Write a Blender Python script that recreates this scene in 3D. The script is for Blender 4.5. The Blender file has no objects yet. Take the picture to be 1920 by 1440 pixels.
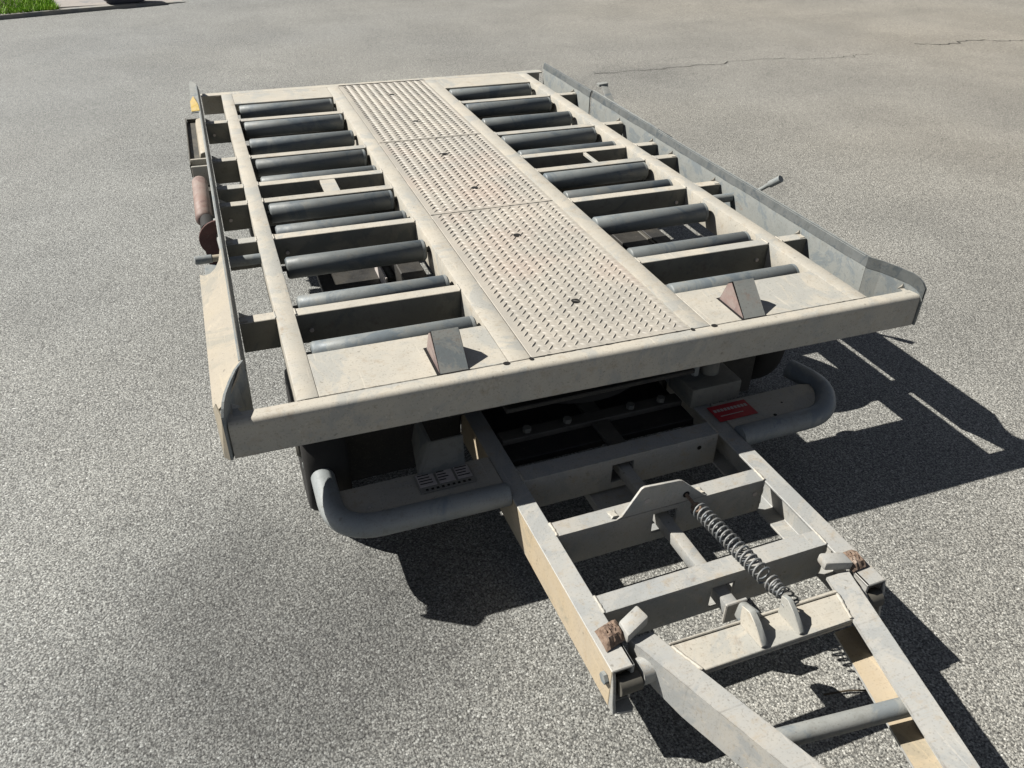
import bpy, bmesh, math, random
from mathutils import Vector, Matrix
random.seed(7)
sc = bpy.context.scene
C = sc.collection
rad = math.radians

# ------------------------------------------------------------------ camera
PITCH, YAW, ROLL = rad(34.034), rad(20.534), rad(1.066)
D = 0.465                                   # deck height
cam_d = bpy.data.cameras.new('camera')
cam = bpy.data.objects.new('camera', cam_d)
C.objects.link(cam)
fw = Vector((math.sin(YAW)*math.cos(PITCH), math.cos(YAW)*math.cos(PITCH), -math.sin(PITCH)))
rt0 = Vector((math.cos(YAW), -math.sin(YAW), 0))
up0 = rt0.cross(fw)
rt = math.cos(ROLL)*rt0 + math.sin(ROLL)*up0
up = -math.sin(ROLL)*rt0 + math.cos(ROLL)*up0
mw = Matrix((rt, up, -fw)).transposed().to_4x4()
mw.translation = Vector((-0.7747, -1.3416, 0.9574 + D))
cam.matrix_world = mw
cam_d.sensor_width = 36.0
cam_d.sensor_fit = 'HORIZONTAL'
cam_d.lens = 1521.7/1920*36.0
cam_d.clip_start = 0.02
cam_d.clip_end = 1000
sc.camera = cam

# ------------------------------------------------------------------ world, sun, exposure
SX, SY = 0.874, -0.525                      # shadow offset per metre of height
w = bpy.data.worlds.new('World'); sc.world = w; w.use_nodes = True
nt = w.node_tree; nt.nodes.clear()
out = nt.nodes.new('ShaderNodeOutputWorld'); bg = nt.nodes.new('ShaderNodeBackground')
sky = nt.nodes.new('ShaderNodeTexSky'); sky.sky_type = 'NISHITA'; sky.sun_disc = False
sky.sun_elevation = math.atan(1/math.hypot(SX, SY))
sky.sun_rotation = math.atan2(-SX, -SY) % (2*math.pi)
sky.altitude = 2500; sky.air_density = 0.55; sky.dust_density = 0.3; sky.ozone_density = 0.4
hs = nt.nodes.new('ShaderNodeHueSaturation'); hs.inputs['Saturation'].default_value = 0.45   # thin white haze over the blue
nt.links.new(sky.outputs[0], hs.inputs['Color']); nt.links.new(hs.outputs[0], bg.inputs[0]); nt.links.new(bg.outputs[0], out.inputs[0])
bg.inputs[1].default_value = 0.05
sl = bpy.data.lights.new('sun', 'SUN'); sl.energy = 5.0; sl.angle = rad(0.5); sl.color = (1.0, 0.96, 0.90)
so = bpy.data.objects.new('sun', sl); C.objects.link(so)
so.rotation_euler = Vector((SX, SY, -1)).to_track_quat('-Z', 'Y').to_euler()
so.location = (-4, 2, 5)
sc.view_settings.view_transform = 'Standard'; sc.view_settings.look = 'None'
sc.view_settings.gamma = 1; sc.view_settings.use_curve_mapping = False
sc.view_settings.exposure = 1.18
sc.render.engine = 'CYCLES'
sc.cycles.max_bounces = 6

# ------------------------------------------------------------------ materials
def new_mat(name, rough=0.6, metal=0.0, spec=0.5):
    m = bpy.data.materials.new(name); m.use_nodes = True
    n = m.node_tree; b = n.nodes['Principled BSDF']
    b.inputs['Roughness'].default_value = rough; b.inputs['Metallic'].default_value = metal
    b.inputs['Specular IOR Level'].default_value = spec
    return m, n, b
ALB = 0.5                                   # measured picture tones are brighter than the surfaces themselves
def node(n, t, **k):
    x = n.nodes.new(t)
    for a, v in k.items(): setattr(x, a, v)
    return x
def noise(n, co, scale, detail=4, rough=0.6, dist=0.0):
    x = node(n, 'ShaderNodeTexNoise'); x.inputs['Scale'].default_value = scale
    x.inputs['Detail'].default_value = detail; x.inputs['Roughness'].default_value = rough
    x.inputs['Distortion'].default_value = dist
    n.links.new(co, x.inputs['Vector']); return x.outputs['Fac']
def ramp(n, f, stops):
    r = node(n, 'ShaderNodeValToRGB'); e = r.color_ramp.elements
    while len(e) < len(stops): e.new(0.5)
    for q, (p, c) in zip(e, stops):
        q.position = p; q.color = (*c, 1) if len(c) == 3 else c
    n.links.new(f, r.inputs[0]); return r.outputs[0]
def mix(n, f, a, b, mode='MIX'):
    x = node(n, 'ShaderNodeMix', data_type='RGBA', blend_type=mode)
    for s, v in ((0, f), (6, a), (7, b)):
        if isinstance(v, (int, float)): x.inputs[s].default_value = v
        elif isinstance(v, tuple): x.inputs[s].default_value = (*[q*(1 if mode == 'MULTIPLY' else ALB) for q in v], 1)
        else: n.links.new(v, x.inputs[s])
    return x.outputs[2]
def bump(n, b, h, strength, dist):
    x = node(n, 'ShaderNodeBump'); x.inputs['Strength'].default_value = strength
    x.inputs['Distance'].default_value = dist
    n.links.new(h, x.inputs['Height']); n.links.new(x.outputs[0], b.inputs['Normal'])
def coords(n):
    return node(n, 'ShaderNodeTexCoord').outputs['Object']
def steel(name, c1, c2, stain, dirt=(0.16, 0.14, 0.11), rough=0.6, metal=0.0, amount=0.5, speck=0.5, blot=7.0, edge=False, vary=(0.95, 1.05)):
    """painted or galvanised steel: two tones in soft blotches, drag marks, rusty and dark specks"""
    m, n, b = new_mat(name, rough, metal, 0.35)
    co = coords(n)
    oi = node(n, 'ShaderNodeObjectInfo'); vo = node(n, 'ShaderNodeVectorMath', operation='MULTIPLY_ADD')
    n.links.new(oi.outputs['Random'], vo.inputs[0]); vo.inputs[1].default_value = (7.3, 3.1, 5.7); n.links.new(co, vo.inputs[2]); co = vo.outputs[0]
    base = mix(n, ramp(n, noise(n, co, blot, 5, 0.6, 0.4), [(0.5-amount*0.3, (0, 0, 0)), (0.5+amount*0.3, (1, 1, 1))]), c1, c2)
    mp = node(n, 'ShaderNodeMapping'); mp.inputs['Scale'].default_value = (3, 22, 3); n.links.new(co, mp.inputs[0])
    base = mix(n, ramp(n, noise(n, mp.outputs[0], 9, 4, 0.7), [(0.55, (0, 0, 0)), (0.8, (0.55, 0.55, 0.55))]), base, stain)
    base = mix(n, ramp(n, noise(n, co, 26, 6, 0.72), [(0.55, (0, 0, 0)), (0.72, (0.8, 0.8, 0.8))]), base, stain)
    bare = tuple(c*k for c, k in zip(c1, (.74, .80, .88)))
    base = mix(n, ramp(n, noise(n, co, blot*.55, 7, 0.72, 0.8), [(0.52, (0, 0, 0)), (0.58, (.85, .85, .85))]), base, bare)
    mps = node(n, 'ShaderNodeMapping'); mps.inputs['Scale'].default_value = (140, 5, 60); mps.inputs['Rotation'].default_value = (0, 0, .35); n.links.new(co, mps.inputs[0])
    base = mix(n, ramp(n, noise(n, mps.outputs[0], 1, 3, 0.6), [(0.64, (0, 0, 0)), (0.70, (.5, .5, .5))]), base, tuple(min(.85, c*1.18) for c in c1))
    base = mix(n, ramp(n, noise(n, co, 14, 6, 0.75, 1.0), [(0.62, (0, 0, 0)), (0.76, (.55, .55, .55))]), base, (0.26, 0.175, 0.105) if c1[0] > .3 else dirt)
    fine = noise(n, co, 240, 2, 0.5)
    base = mix(n, ramp(n, fine, [(0.28, (0.35, 0.35, 0.35)), (0.42, (0, 0, 0))]), base, dirt)
    sp = noise(n, co, 75, 2, 0.4)
    base = mix(n, ramp(n, sp, [(0.735, (0, 0, 0)), (0.77, (speck, speck, speck))]), base, dirt)
    if edge:                                  # paint rubbed off the edges
        bv = node(n, 'ShaderNodeBevel'); bv.samples = 4; bv.inputs['Radius'].default_value = 0.005
        ge = node(n, 'ShaderNodeNewGeometry'); dt = node(n, 'ShaderNodeVectorMath', operation='DOT_PRODUCT')
        n.links.new(bv.outputs[0], dt.inputs[0]); n.links.new(ge.outputs['True Normal'], dt.inputs[1])
        em = ramp(n, dt.outputs['Value'], [(0.80, (1, 1, 1)), (0.97, (0, 0, 0))])
        en = ramp(n, noise(n, co, 38, 5, 0.7), [(0.46, (0, 0, 0)), (0.58, (.8, .8, .8))])
        base = mix(n, mix(n, 1.0, em, en, 'MULTIPLY'), base, (0.24, 0.225, 0.20))
    rv = ramp(n, oi.outputs['Random'], [(0, (vary[0],)*3), (1, (vary[1],)*3)])
    base = mix(n, 1.0, base, rv, 'MULTIPLY')
    n.links.new(base, b.inputs['Base Color'])
    n.links.new(ramp(n, noise(n, co, 30, 4), [(0.3, (rough-0.12,)*3), (0.7, (min(1, rough+0.14),)*3)]), b.inputs['Roughness'])
    bump(n, b, noise(n, co, 60, 5, 0.7), 0.25, 0.0015)
    return m
M = {}
M['cream'] = steel('dusty_cream_steel', (0.655, 0.605, 0.505), (0.545, 0.525, 0.46), (0.47, 0.40, 0.30), amount=0.6, blot=9, edge=True)
M['lip'] = steel('dusty_cream_lip', (0.47, 0.41, 0.305), (0.43, 0.385, 0.305), (0.55, 0.48, 0.36))
M['tan'] = steel('tan_primer', (0.60, 0.49, 0.33), (0.56, 0.48, 0.36), (0.48, 0.37, 0.24))
M['drawbar'] = steel('galvanised_drawbar', (0.56, 0.535, 0.475), (0.45, 0.465, 0.455), (0.46, 0.385, 0.28), amount=0.7, blot=11, edge=True)
M['galv'] = steel('galvanised_steel', (0.315, 0.33, 0.315), (0.40, 0.405, 0.375), (0.25, 0.25, 0.225), rough=0.62, amount=0.8, blot=14)
M['bump'] = steel('bumper_paint', (0.27, 0.30, 0.31), (0.36, 0.38, 0.37), (0.22, 0.22, 0.20), rough=0.5, amount=0.8, blot=9)
M['guide'] = steel('guide_plate_steel', (0.315, 0.335, 0.32), (0.345, 0.36, 0.34), (0.27, 0.275, 0.25), rough=0.68, amount=0.4, blot=20, edge=True)
M['galv_dark'] = steel('weathered_galvanised_steel', (0.27, 0.295, 0.29), (0.36, 0.375, 0.36), (0.20, 0.205, 0.195), rough=0.62, amount=0.9, blot=22)
M['roller'] = steel('roller_steel', (0.19, 0.215, 0.22), (0.25, 0.27, 0.265), (0.29, 0.275, 0.235), rough=0.5, metal=0.1, amount=0.8, blot=10, vary=(0.78, 1.2))
M['scuff'] = steel('scuffed_edge_steel', (0.105, 0.118, 0.118), (0.165, 0.175, 0.17), (0.08, 0.084, 0.08), rough=0.55, amount=0.9, blot=30)
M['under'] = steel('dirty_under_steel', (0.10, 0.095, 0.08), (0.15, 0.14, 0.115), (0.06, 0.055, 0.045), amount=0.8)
M['grime_shade'] = steel('grimy_shaded_steel', (0.20, 0.20, 0.17), (0.28, 0.27, 0.23), (0.14, 0.125, 0.10), amount=0.8)
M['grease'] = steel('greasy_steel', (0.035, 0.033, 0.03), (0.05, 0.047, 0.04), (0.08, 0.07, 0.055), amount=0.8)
M['stop'] = steel('stop_steel', (0.33, 0.35, 0.33), (0.42, 0.42, 0.38), (0.36, 0.25, 0.19), amount=0.8, blot=20)
M['red_paint'] = steel('faded_red_paint', (0.32, 0.215, 0.19), (0.40, 0.35, 0.32), (0.26, 0.175, 0.15), amount=0.9, blot=30)
M['spring'] = steel('spring_steel', (0.25, 0.265, 0.265), (0.35, 0.35, 0.34), (0.24, 0.21, 0.18), rough=0.5, metal=0.2, blot=40)
M['rust'] = steel('rusty_weld', (0.15, 0.095, 0.065), (0.31, 0.225, 0.165), (0.50, 0.42, 0.35), dirt=(0.06, 0.04, 0.03), rough=0.85, amount=0.7, speck=0.9, blot=120)
M['handle'] = steel('rusty_handle', (0.30, 0.18, 0.145), (0.38, 0.31, 0.27), (0.22, 0.11, 0.09), amount=0.9, blot=9)
M['maroon'] = steel('worn_dark_red_paint', (0.13, 0.045, 0.04), (0.18, 0.08, 0.065), (0.10, 0.05, 0.04), amount=0.8)
M['yellow'] = steel('chipped_yellow_paint', (0.68, 0.45, 0.07), (0.62, 0.50, 0.25), (0.40, 0.38, 0.34), amount=0.8, blot=30)
def plain(name, col, rough=0.6, metal=0.0, var=0.25):
    m, n, b = new_mat(name, rough, metal, 0.3)
    co = coords(n)
    n.links.new(mix(n, noise(n, co, 45, 5, 0.7), tuple(c*(1-var) for c in col), tuple(min(1, c*(1+var)) for c in col)), b.inputs['Base Color'])
    bump(n, b, noise(n, co, 120, 4), 0.2, 0.001)
    return m
M['rubber'] = plain('tyre_rubber', (0.022, 0.021, 0.019), 0.8)
M['dark'] = plain('dark_recess', (0.012, 0.011, 0.010), 0.95)
M['unidentified'] = plain('dark_block_grey', (0.075, 0.078, 0.095), 0.7)
M['sticker'] = plain('red_sticker', (0.55, 0.035, 0.05), 0.5)
M['print'] = plain('pale_print_and_hole_light', (0.66, 0.60, 0.56), 0.6)
M['plate'] = plain('label_metal', (0.42, 0.41, 0.37), 0.45, 0.4)

def mat_tread():
    m, n, b = new_mat('worn_tread_plate', 0.55, 0.0, 0.4)
    co = coords(n)
    base = mix(n, ramp(n, noise(n, co, 5, 5, 0.65, 0.5), [(0.35, (0, 0, 0)), (0.65, (1, 1, 1))]), (0.47, 0.445, 0.39), (0.58, 0.535, 0.455))
    base = mix(n, ramp(n, noise(n, co, 3.1, 3, 0.5), [(0.52, (0, 0, 0)), (0.72, (0.75, 0.75, 0.75))]), base, (0.58, 0.48, 0.40))
    base = mix(n, ramp(n, noise(n, co, 200, 2), [(0.3, (0.3, 0.3, 0.3)), (0.45, (0, 0, 0))]), base, (0.28, 0.25, 0.20))
    n.links.new(base, b.inputs['Base Color'])
    bump(n, b, noise(n, co, 150, 4), 0.2, 0.001)
    return m
M['tread'] = mat_tread()

def mat_asphalt():
    m, n, b = new_mat('asphalt', 0.74, 0.0, 0.35)
    co = coords(n)
    v1 = node(n, 'ShaderNodeTexVoronoi'); v1.inputs['Scale'].default_value = 215; n.links.new(co, v1.inputs['Vector'])
    v2 = node(n, 'ShaderNodeTexVoronoi'); v2.inputs['Scale'].default_value = 390; n.links.new(co, v2.inputs['Vector'])
    sep1 = node(n, 'ShaderNodeSeparateColor'); n.links.new(v1.outputs['Color'], sep1.inputs[0])
    sep2 = node(n, 'ShaderNodeSeparateColor'); n.links.new(v2.outputs['Color'], sep2.inputs[0])
    stone = ramp(n, sep1.outputs[0], [(0.0, (0.17, 0.166, 0.155)), (0.3, (0.27, 0.264, 0.248)), (0.62, (0.383, 0.370, 0.337)), (0.9, (0.50, 0.485, 0.45)), (1.0, (0.72, 0.70, 0.655))])
    grit = ramp(n, sep2.outputs[1], [(0.0, (0.145, 0.139, 0.129)), (0.5, (0.317, 0.304, 0.277)), (1.0, (0.581, 0.554, 0.508))])
    base = mix(n, ramp(n, noise(n, co, 110, 3, 0.6), [(0.42, (0, 0, 0)), (0.58, (1, 1, 1))]), stone, grit)
    pit = ramp(n, noise(n, co, 205, 3, 0.65), [(0.36, (1, 1, 1)), (0.47, (0, 0, 0))])
    base = mix(n, 1.0, base, (1.30, 1.325, 1.325), 'MULTIPLY')
    base = mix(n, pit, base, (0.075, 0.072, 0.066))
    base = mix(n, ramp(n, v1.outputs['Distance'], [(0.45, (0, 0, 0)), (0.75, (0.6, 0.6, 0.6))]), base, (0.07, 0.066, 0.06))
    # broad tone: cool grey to the left and far, warmer and paler to the right; old oily patches
    sx = node(n, 'ShaderNodeSeparateXYZ'); n.links.new(co, sx.inputs[0])
    mr = node(n, 'ShaderNodeMapRange'); mr.inputs[1].default_value = -1.5; mr.inputs[2].default_value = 5.0
    n.links.new(sx.outputs[0], mr.inputs[0])
    tone = mix(n, mr.outputs[0], (0.94, 0.985, 1.02), (1.12, 1.085, 1.02))
    base = mix(n, 1.0, base, tone, 'MULTIPLY')
    base = mix(n, ramp(n, noise(n, co, 1.3, 5, 0.6, 0.3), [(0.38, (0.8, 0.8, 0.8)), (0.62, (0, 0, 0))]), base, mix(n, 1.0, base, (0.80, 0.80, 0.80), 'MULTIPLY'))
    base = mix(n, ramp(n, noise(n, co, 0.35, 3, 0.5), [(0.4, (0, 0, 0)), (0.65, (1, 1, 1))]), base, mix(n, 1.0, base, (1.10, 1.08, 1.05), 'MULTIPLY'))
    # old oily patches, each with its own ragged outline, and faint tyre lanes
    for (px, py, r_, dk) in ((-.78, -.12, .36, .56), (-.30, -.62, .30, .84), (-1.0, .25, .22, .86), (2.1, 3.9, .7, .88), (1.5, 1.6, .35, .92), (4.6, 5.2, .9, .93)):
        vm = node(n, 'ShaderNodeVectorMath', operation='DISTANCE'); vm.inputs[1].default_value = (px, py, 0); n.links.new(co, vm.inputs[0])
        ad = node(n, 'ShaderNodeMath', operation='MULTIPLY_ADD'); n.links.new(noise(n, co, 3.2, 6, 0.75), ad.inputs[0]); ad.inputs[1].default_value = 1.1*r_; n.links.new(vm.outputs['Value'], ad.inputs[2])
        f_ = ramp(n, ad.outputs[0], [(min(.8, r_*1.15), (1, 1, 1)), (min(.99, r_*2.0), (0, 0, 0))])
        base = mix(n, f_, base, mix(n, 1.0, base, (dk, dk*1.005, dk*1.01), 'MULTIPLY'))
    mp2 = node(n, 'ShaderNodeMapping'); mp2.inputs['Rotation'].default_value = (0, 0, rad(-14)); mp2.inputs['Scale'].default_value = (.12, 1.7, 1); n.links.new(co, mp2.inputs[0])
    base = mix(n, ramp(n, noise(n, mp2.outputs[0], 1.0, 3, 0.5), [(0.45, (0, 0, 0)), (0.68, (1, 1, 1))]), base, mix(n, 1.0, base, (.93, .93, .935), 'MULTIPLY'))
    n.links.new(base, b.inputs['Base Color'])
    h = node(n, 'ShaderNodeMath', operation='SUBTRACT'); n.links.new(noise(n, co, 205, 3, 0.65), h.inputs[0])
    sc1 = node(n, 'ShaderNodeMath', operation='MULTIPLY'); sc1.inputs[1].default_value = 0.6
    n.links.new(v1.outputs['Distance'], sc1.inputs[0]); n.links.new(sc1.outputs[0], h.inputs[1])
    bump(n, b, h.outputs[0], 0.65, 0.004)
    return m
M['asphalt'] = mat_asphalt()
M['crack'] = plain('dark_crack', (0.045, 0.042, 0.038), 0.95)  # flat dark tone of the crack strips
M['paving'] = steel('concrete_paving', (0.40, 0.37, 0.34), (0.46, 0.42, 0.38), (0.34, 0.31, 0.28), rough=0.9, blot=6)
M['kerb'] = steel('kerb_concrete', (0.36, 0.345, 0.31), (0.42, 0.40, 0.35), (0.25, 0.24, 0.21), rough=0.9, blot=8)
M['soil'] = plain('soil', (0.09, 0.07, 0.045), 0.95)
def mat_grass():
    m, n, b = new_mat('grass', 0.6, 0.0, 0.2)
    co = coords(n)
    n.links.new(ramp(n, noise(n, co, 9, 4), [(0.3, (0.10, 0.21, 0.012)), (0.6, (0.19, 0.34, 0.025)), (0.8, (0.32, 0.38, 0.06))]), b.inputs['Base Color'])
    return m
M['grass'] = mat_grass()

# ------------------------------------------------------------------ mesh helper
class MB:
    def __init__(s): s.v = []; s.f = []
    def add(s, vs, fs):
        k = len(s.v); s.v += [tuple(p) for p in vs]; s.f += [[i+k for i in f] for f in fs]; return s
    def box(s, x0, x1, y0, y1, z0, z1):
        vs = [(x, y, z) for z in (z0, z1) for y in (y0, y1) for x in (x0, x1)]
        return s.add(vs, [[0, 2, 3, 1], [4, 5, 7, 6], [0, 1, 5, 4], [1, 3, 7, 5], [3, 2, 6, 7], [2, 0, 4, 6]])
    def prism(s, poly, axis, a, b):
        def P(u, v, t): return {'x': (t, u, v), 'y': (u, t, v), 'z': (u, v, t)}[axis]
        n = len(poly)
        return s.add([P(u, v, a) for u, v in poly] + [P(u, v, b) for u, v in poly],
                     [list(range(n))[::-1], list(range(n, 2*n))] + [[i, (i+1) % n, n+(i+1) % n, n+i] for i in range(n)])
    def hexa(s, p):                           # 8 points: bottom 4 (ccw), top 4
        return s.add(p, [[3, 2, 1, 0], [4, 5, 6, 7], [0, 1, 5, 4], [1, 2, 6, 5], [2, 3, 7, 6], [3, 0, 4, 7]])
    def tube(s, path, r, n=12, cap=True, chamfer=0.0):
        path = [Vector(p) for p in path]; rs = [r]*len(path) if not isinstance(r, (list, tuple)) else list(r)
        if chamfer:
            d0 = (path[1]-path[0]).normalized(); d1 = (path[-1]-path[-2]).normalized()
            path = [path[0], path[0]+d0*chamfer] + path[1:-1] + [path[-1]-d1*chamfer, path[-1]]
            rs = [rs[0]-chamfer, rs[0]] + rs[1:-1] + [rs[-1], rs[-1]-chamfer]
        k = len(s.v); ref = None
        for i, p in enumerate(path):
            d = (path[min(i+1, len(path)-1)]-path[max(i-1, 0)]).normalized()
            if ref is None: ref = d.orthogonal().normalized()
            ref = (ref - d*ref.dot(d)).normalized(); bi = d.cross(ref)
            for j in range(n):
                a = 2*math.pi*j/n
                s.v.append(tuple(p + rs[i]*(math.cos(a)*ref + math.sin(a)*bi)))
        for i in range(len(path)-1):
            for j in range(n):
                s.f.append([k+i*n+j, k+i*n+(j+1) % n, k+(i+1)*n+(j+1) % n, k+(i+1)*n+j])
        if cap:
            s.f.append([k+j for j in range(n)][::-1]); s.f.append([k+(len(path)-1)*n+j for j in range(n)])
        return s
    def sheet(s, pts, nrm, t):                # polygon of 3D points thickened by t along nrm
        nrm = Vector(nrm).normalized()*t; n = len(pts)
        a = [Vector(p) for p in pts]
        return s.add([tuple(p) for p in a] + [tuple(p-nrm) for p in a],
                     [list(range(n)), list(range(n, 2*n))[::-1]] + [[(i+1) % n, i, n+i, n+(i+1) % n] for i in range(n)])
    def build(s, name, mat, parent=None, bevel=0.0, seg=1, smooth=35, xf=None, kind=None):
        me = bpy.data.meshes.new(name)
        vs = [xf(*p) for p in s.v] if xf else s.v
        me.from_pydata(vs, [], s.f)
        bm = bmesh.new(); bm.from_mesh(me)
        bmesh.ops.recalc_face_normals(bm, faces=bm.faces)
        if bevel:
            ed = [e for e in bm.edges if len(e.link_faces) == 2 and e.calc_face_angle(0) > rad(40)]
            bmesh.ops.bevel(bm, geom=ed, offset=bevel, segments=seg, affect='EDGES', profile=0.5, clamp_overlap=True)
        for f in bm.faces: f.smooth = True
        bm.to_mesh(me); bm.free()
        me.set_sharp_from_angle(angle=rad(smooth))
        mats = mat if isinstance(mat, list) else [mat]
        for q in mats: me.materials.append(q)
        o = bpy.data.objects.new(name, me); C.objects.link(o)
        if parent: o.parent = parent
        if kind: o['kind'] = kind
        return o
def copy_part(o, parent, dx=0, dy=0, dz=0):
    c = o.copy(); C.objects.link(c); c.parent = parent
    c.location = (o.location.x+dx, o.location.y+dy, o.location.z+dz)
    for ch in list(o.children): copy_part(ch, c)
    return c

# ------------------------------------------------------------------ setting
g = MB().add([(-150, -60, 0), (150, -60, 0), (150, 200, 0), (-150, 200, 0)], [[0, 1, 2, 3]]).build('asphalt_yard', M['asphalt'], kind='structure')

# verge at the far left: kerb line, paving apron and lawn, all a little above the yard
def KP(t):                                   # point on the yard edge, t metres along it from the left
    a, b_ = Vector((-2.374, 7.511)), Vector((-1.352, 7.855))
    d = (b_-a).normalized(); return a + d*t
kd = (KP(1)-KP(0)); kn = Vector((-kd.y, kd.x))
def kq(t, o, z):
    p = KP(t) + kn*o; return (p.x, p.y, z)
kb = MB()
ks = [(-14, 0.035), (0.0, 0.035), (0.55, 0.035), (1.1, 0.028), (1.66, 0.006)]
for (t0, h0), (t1, h1) in zip(ks[:-1], ks[1:]):
    kb.hexa([kq(t0, 0, -.02), kq(t1, 0, -.02), kq(t1, .09, -.02), kq(t0, .09, -.02), kq(t0, 0, h0), kq(t1, 0, h1), kq(t1, .09, h1), kq(t0, .09, h0)])
kb.build('kerb', M['kerb'], kind='structure')
MB().hexa([kq(.50, .09, -.02), kq(1.66, .09, -.02), kq(3.2, 6, -.02), kq(1.2, 6, -.02), kq(.50, .09, .046), kq(1.66, .09, .005), kq(3.2, 6, .03), kq(1.2, 6, .046)]).build('paved_apron', M['paving'], kind='structure')
MB().hexa([kq(-14, .09, -.02), kq(.50, .09, -.02), kq(1.2, 6, -.02), kq(-14, 14, -.02), kq(-14, .09, .04), kq(.50, .09, .04), kq(1.2, 6, .05), kq(-14, 14, .05)]).build('lawn_ground', M['soil'], kind='structure')
gr = MB()
for i in range(16000):
    o_ = random.random()**1.5*3.0 + .02
    tmax = 0.50 + o_*0.115
    t = tmax - random.random()**1.3*2.6
    base = Vector(kq(t, o_+.015, .035)); a = random.random()*6.283; h = random.uniform(.025, .06); wd = random.uniform(.003, .006)
    sd = Vector((math.cos(a), math.sin(a), 0))*wd; ln = Vector((random.gauss(0, .4), random.gauss(0, .4), 1))*h
    gr.add([base-sd, base+sd, base+ln], [[0, 1, 2]])
lawn = gr.build('grass_lawn', M['grass'], kind='stuff'); lawn['label'] = 'bright green mown grass in the far left corner'
# unidentified dark object at the apron edge, shaped low to shorten its shadow
def arc(r0, r1, a0, a1, n): return [(r0*math.cos(a0+(a1-a0)*i/n), r1*math.sin(a0+(a1-a0)*i/n)) for i in range(n+1)]
bl = bpy.data.objects.new('low_dark_block', None); C.objects.link(bl)
bp = KP(1.13)+kn*.06
bl.location = (bp.x, bp.y, .03); bl.rotation_euler = (0, 0, math.atan2(kd.y, kd.x))
bl['label'] = 'dark grey buffer block lying at the edge of the pale paving'; bl['category'] = 'buffer block'
MB().prism([(-.15, 0), (.13, 0), (.20, .02), (.25, .06), (.27, .10), (.24, .13), (-.17, .13), (-.20, .08), (-.19, .03)], 'y', 0, .16).build('block_body', M['unidentified'], bl, .012, 2)
MB().box(-.02, .05, -.004, .01, .07, .10).build('reflector', M['plate'], bl, .002)

def crack(pts, wd):
    mb = MB(); r_ = random.Random(3); n = 0; P = []
    for (x0, y0), (x1, y1) in zip(pts[:-1], pts[1:]):
        for i in range(10):
            t = i/10; P.append((x0+(x1-x0)*t + r_.gauss(0, .012), y0+(y1-y0)*t + r_.gauss(0, .018)))
    for (x0, y0), (x1, y1) in zip(P[:-1], P[1:]):
        d = Vector((x1-x0, y1-y0)); nn = Vector((-d.y, d.x)).normalized(); a = wd*r_.uniform(.4, 1.2); b_ = wd*r_.uniform(.4, 1.2)
        k = len(mb.v)
        mb.add([(x0-nn.x*a, y0-nn.y*a, .003), (x1-nn.x*a, y1-nn.y*a, .003), (x1+nn.x*b_, y1+nn.y*b_, .003), (x0+nn.x*b_, y0+nn.y*b_, .003)], [[0, 1, 2, 3]])
    return mb.build('asphalt_crack', M['crack'], kind='structure')
crack([(1.9, 4.20), (2.6, 4.24), (3.4, 4.28), (4.0, 4.17), (4.4, 4.20)], .0036)
crack([(5.0, 4.40), (5.24, 4.33), (5.6, 4.40), (6.1, 4.27), (6.6, 4.25)], .006)
peb = MB()
for i in range(260):
    x = random.uniform(-4, 7); y = random.uniform(-1, 7); r_ = random.uniform(.002, .0055)
    pts = [(x+r_*random.uniform(.7, 1.3)*math.cos(a), y+r_*random.uniform(.7, 1.3)*math.sin(a), 0) for a in (0, 1.26, 2.5, 3.77, 5.0)]
    peb.add(pts+[(x, y, r_*.9)], [[0, 1, 5], [1, 2, 5], [2, 3, 5], [3, 4, 5], [4, 0, 5]])
tw = MB().tube([(.176, -.622, .004), (.226, -.631, .006), (.275, -.646, .004), (.30, -.660, .006)], [.0022, .002, .0018, .001], 6).build('twig', M['soil'])
tw['label'] = 'thin dark twig lying in the shadow of the drawbar'; tw['category'] = 'twig'
pb = peb.build('loose_grit', M['kerb'], kind='stuff'); pb['label'] = 'loose grit scattered over the asphalt'

# ------------------------------------------------------------------ the pallet dolly
dolly = bpy.data.objects.new('cargo_dolly', None); C.objects.link(dolly)
dolly['label'] = 'dusty cream and grey steel cargo roller trailer with drawbar parked on asphalt'
dolly['category'] = 'cargo trailer'
YF = 0.03                                    # front face of the front beam
BH = 0.085
# front and far beams
def arcp(cy, cz, r, a0, a1, n=5): return [(cy+r*math.cos(rad(a0+(a1-a0)*i/n)), cz+r*math.sin(rad(a0+(a1-a0)*i/n))) for i in range(n+1)]
prof = arcp(YF+.014, D-.014, .014, 180, 90) + [(.066, D), (.066, D-.006)] + arcp(YF+.014, D-.014, .008, 90, 180) + \
       [(YF+.006, D-BH+.006), (.07, D-BH+.006), (.07, D-BH), (YF, D-BH)]
MB().prism(prof, 'x', -.850, .850).build('front_beam', M['cream'], dolly)
fb = [(2.556, D), (2.512, D), (2.512, D-.006), (2.550, D-.006), (2.550, D-.09), (2.556, D-.09)]
MB().prism(fb, 'x', -.797, .797).build('rear_beam', M['cream'], dolly, .0015)
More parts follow.
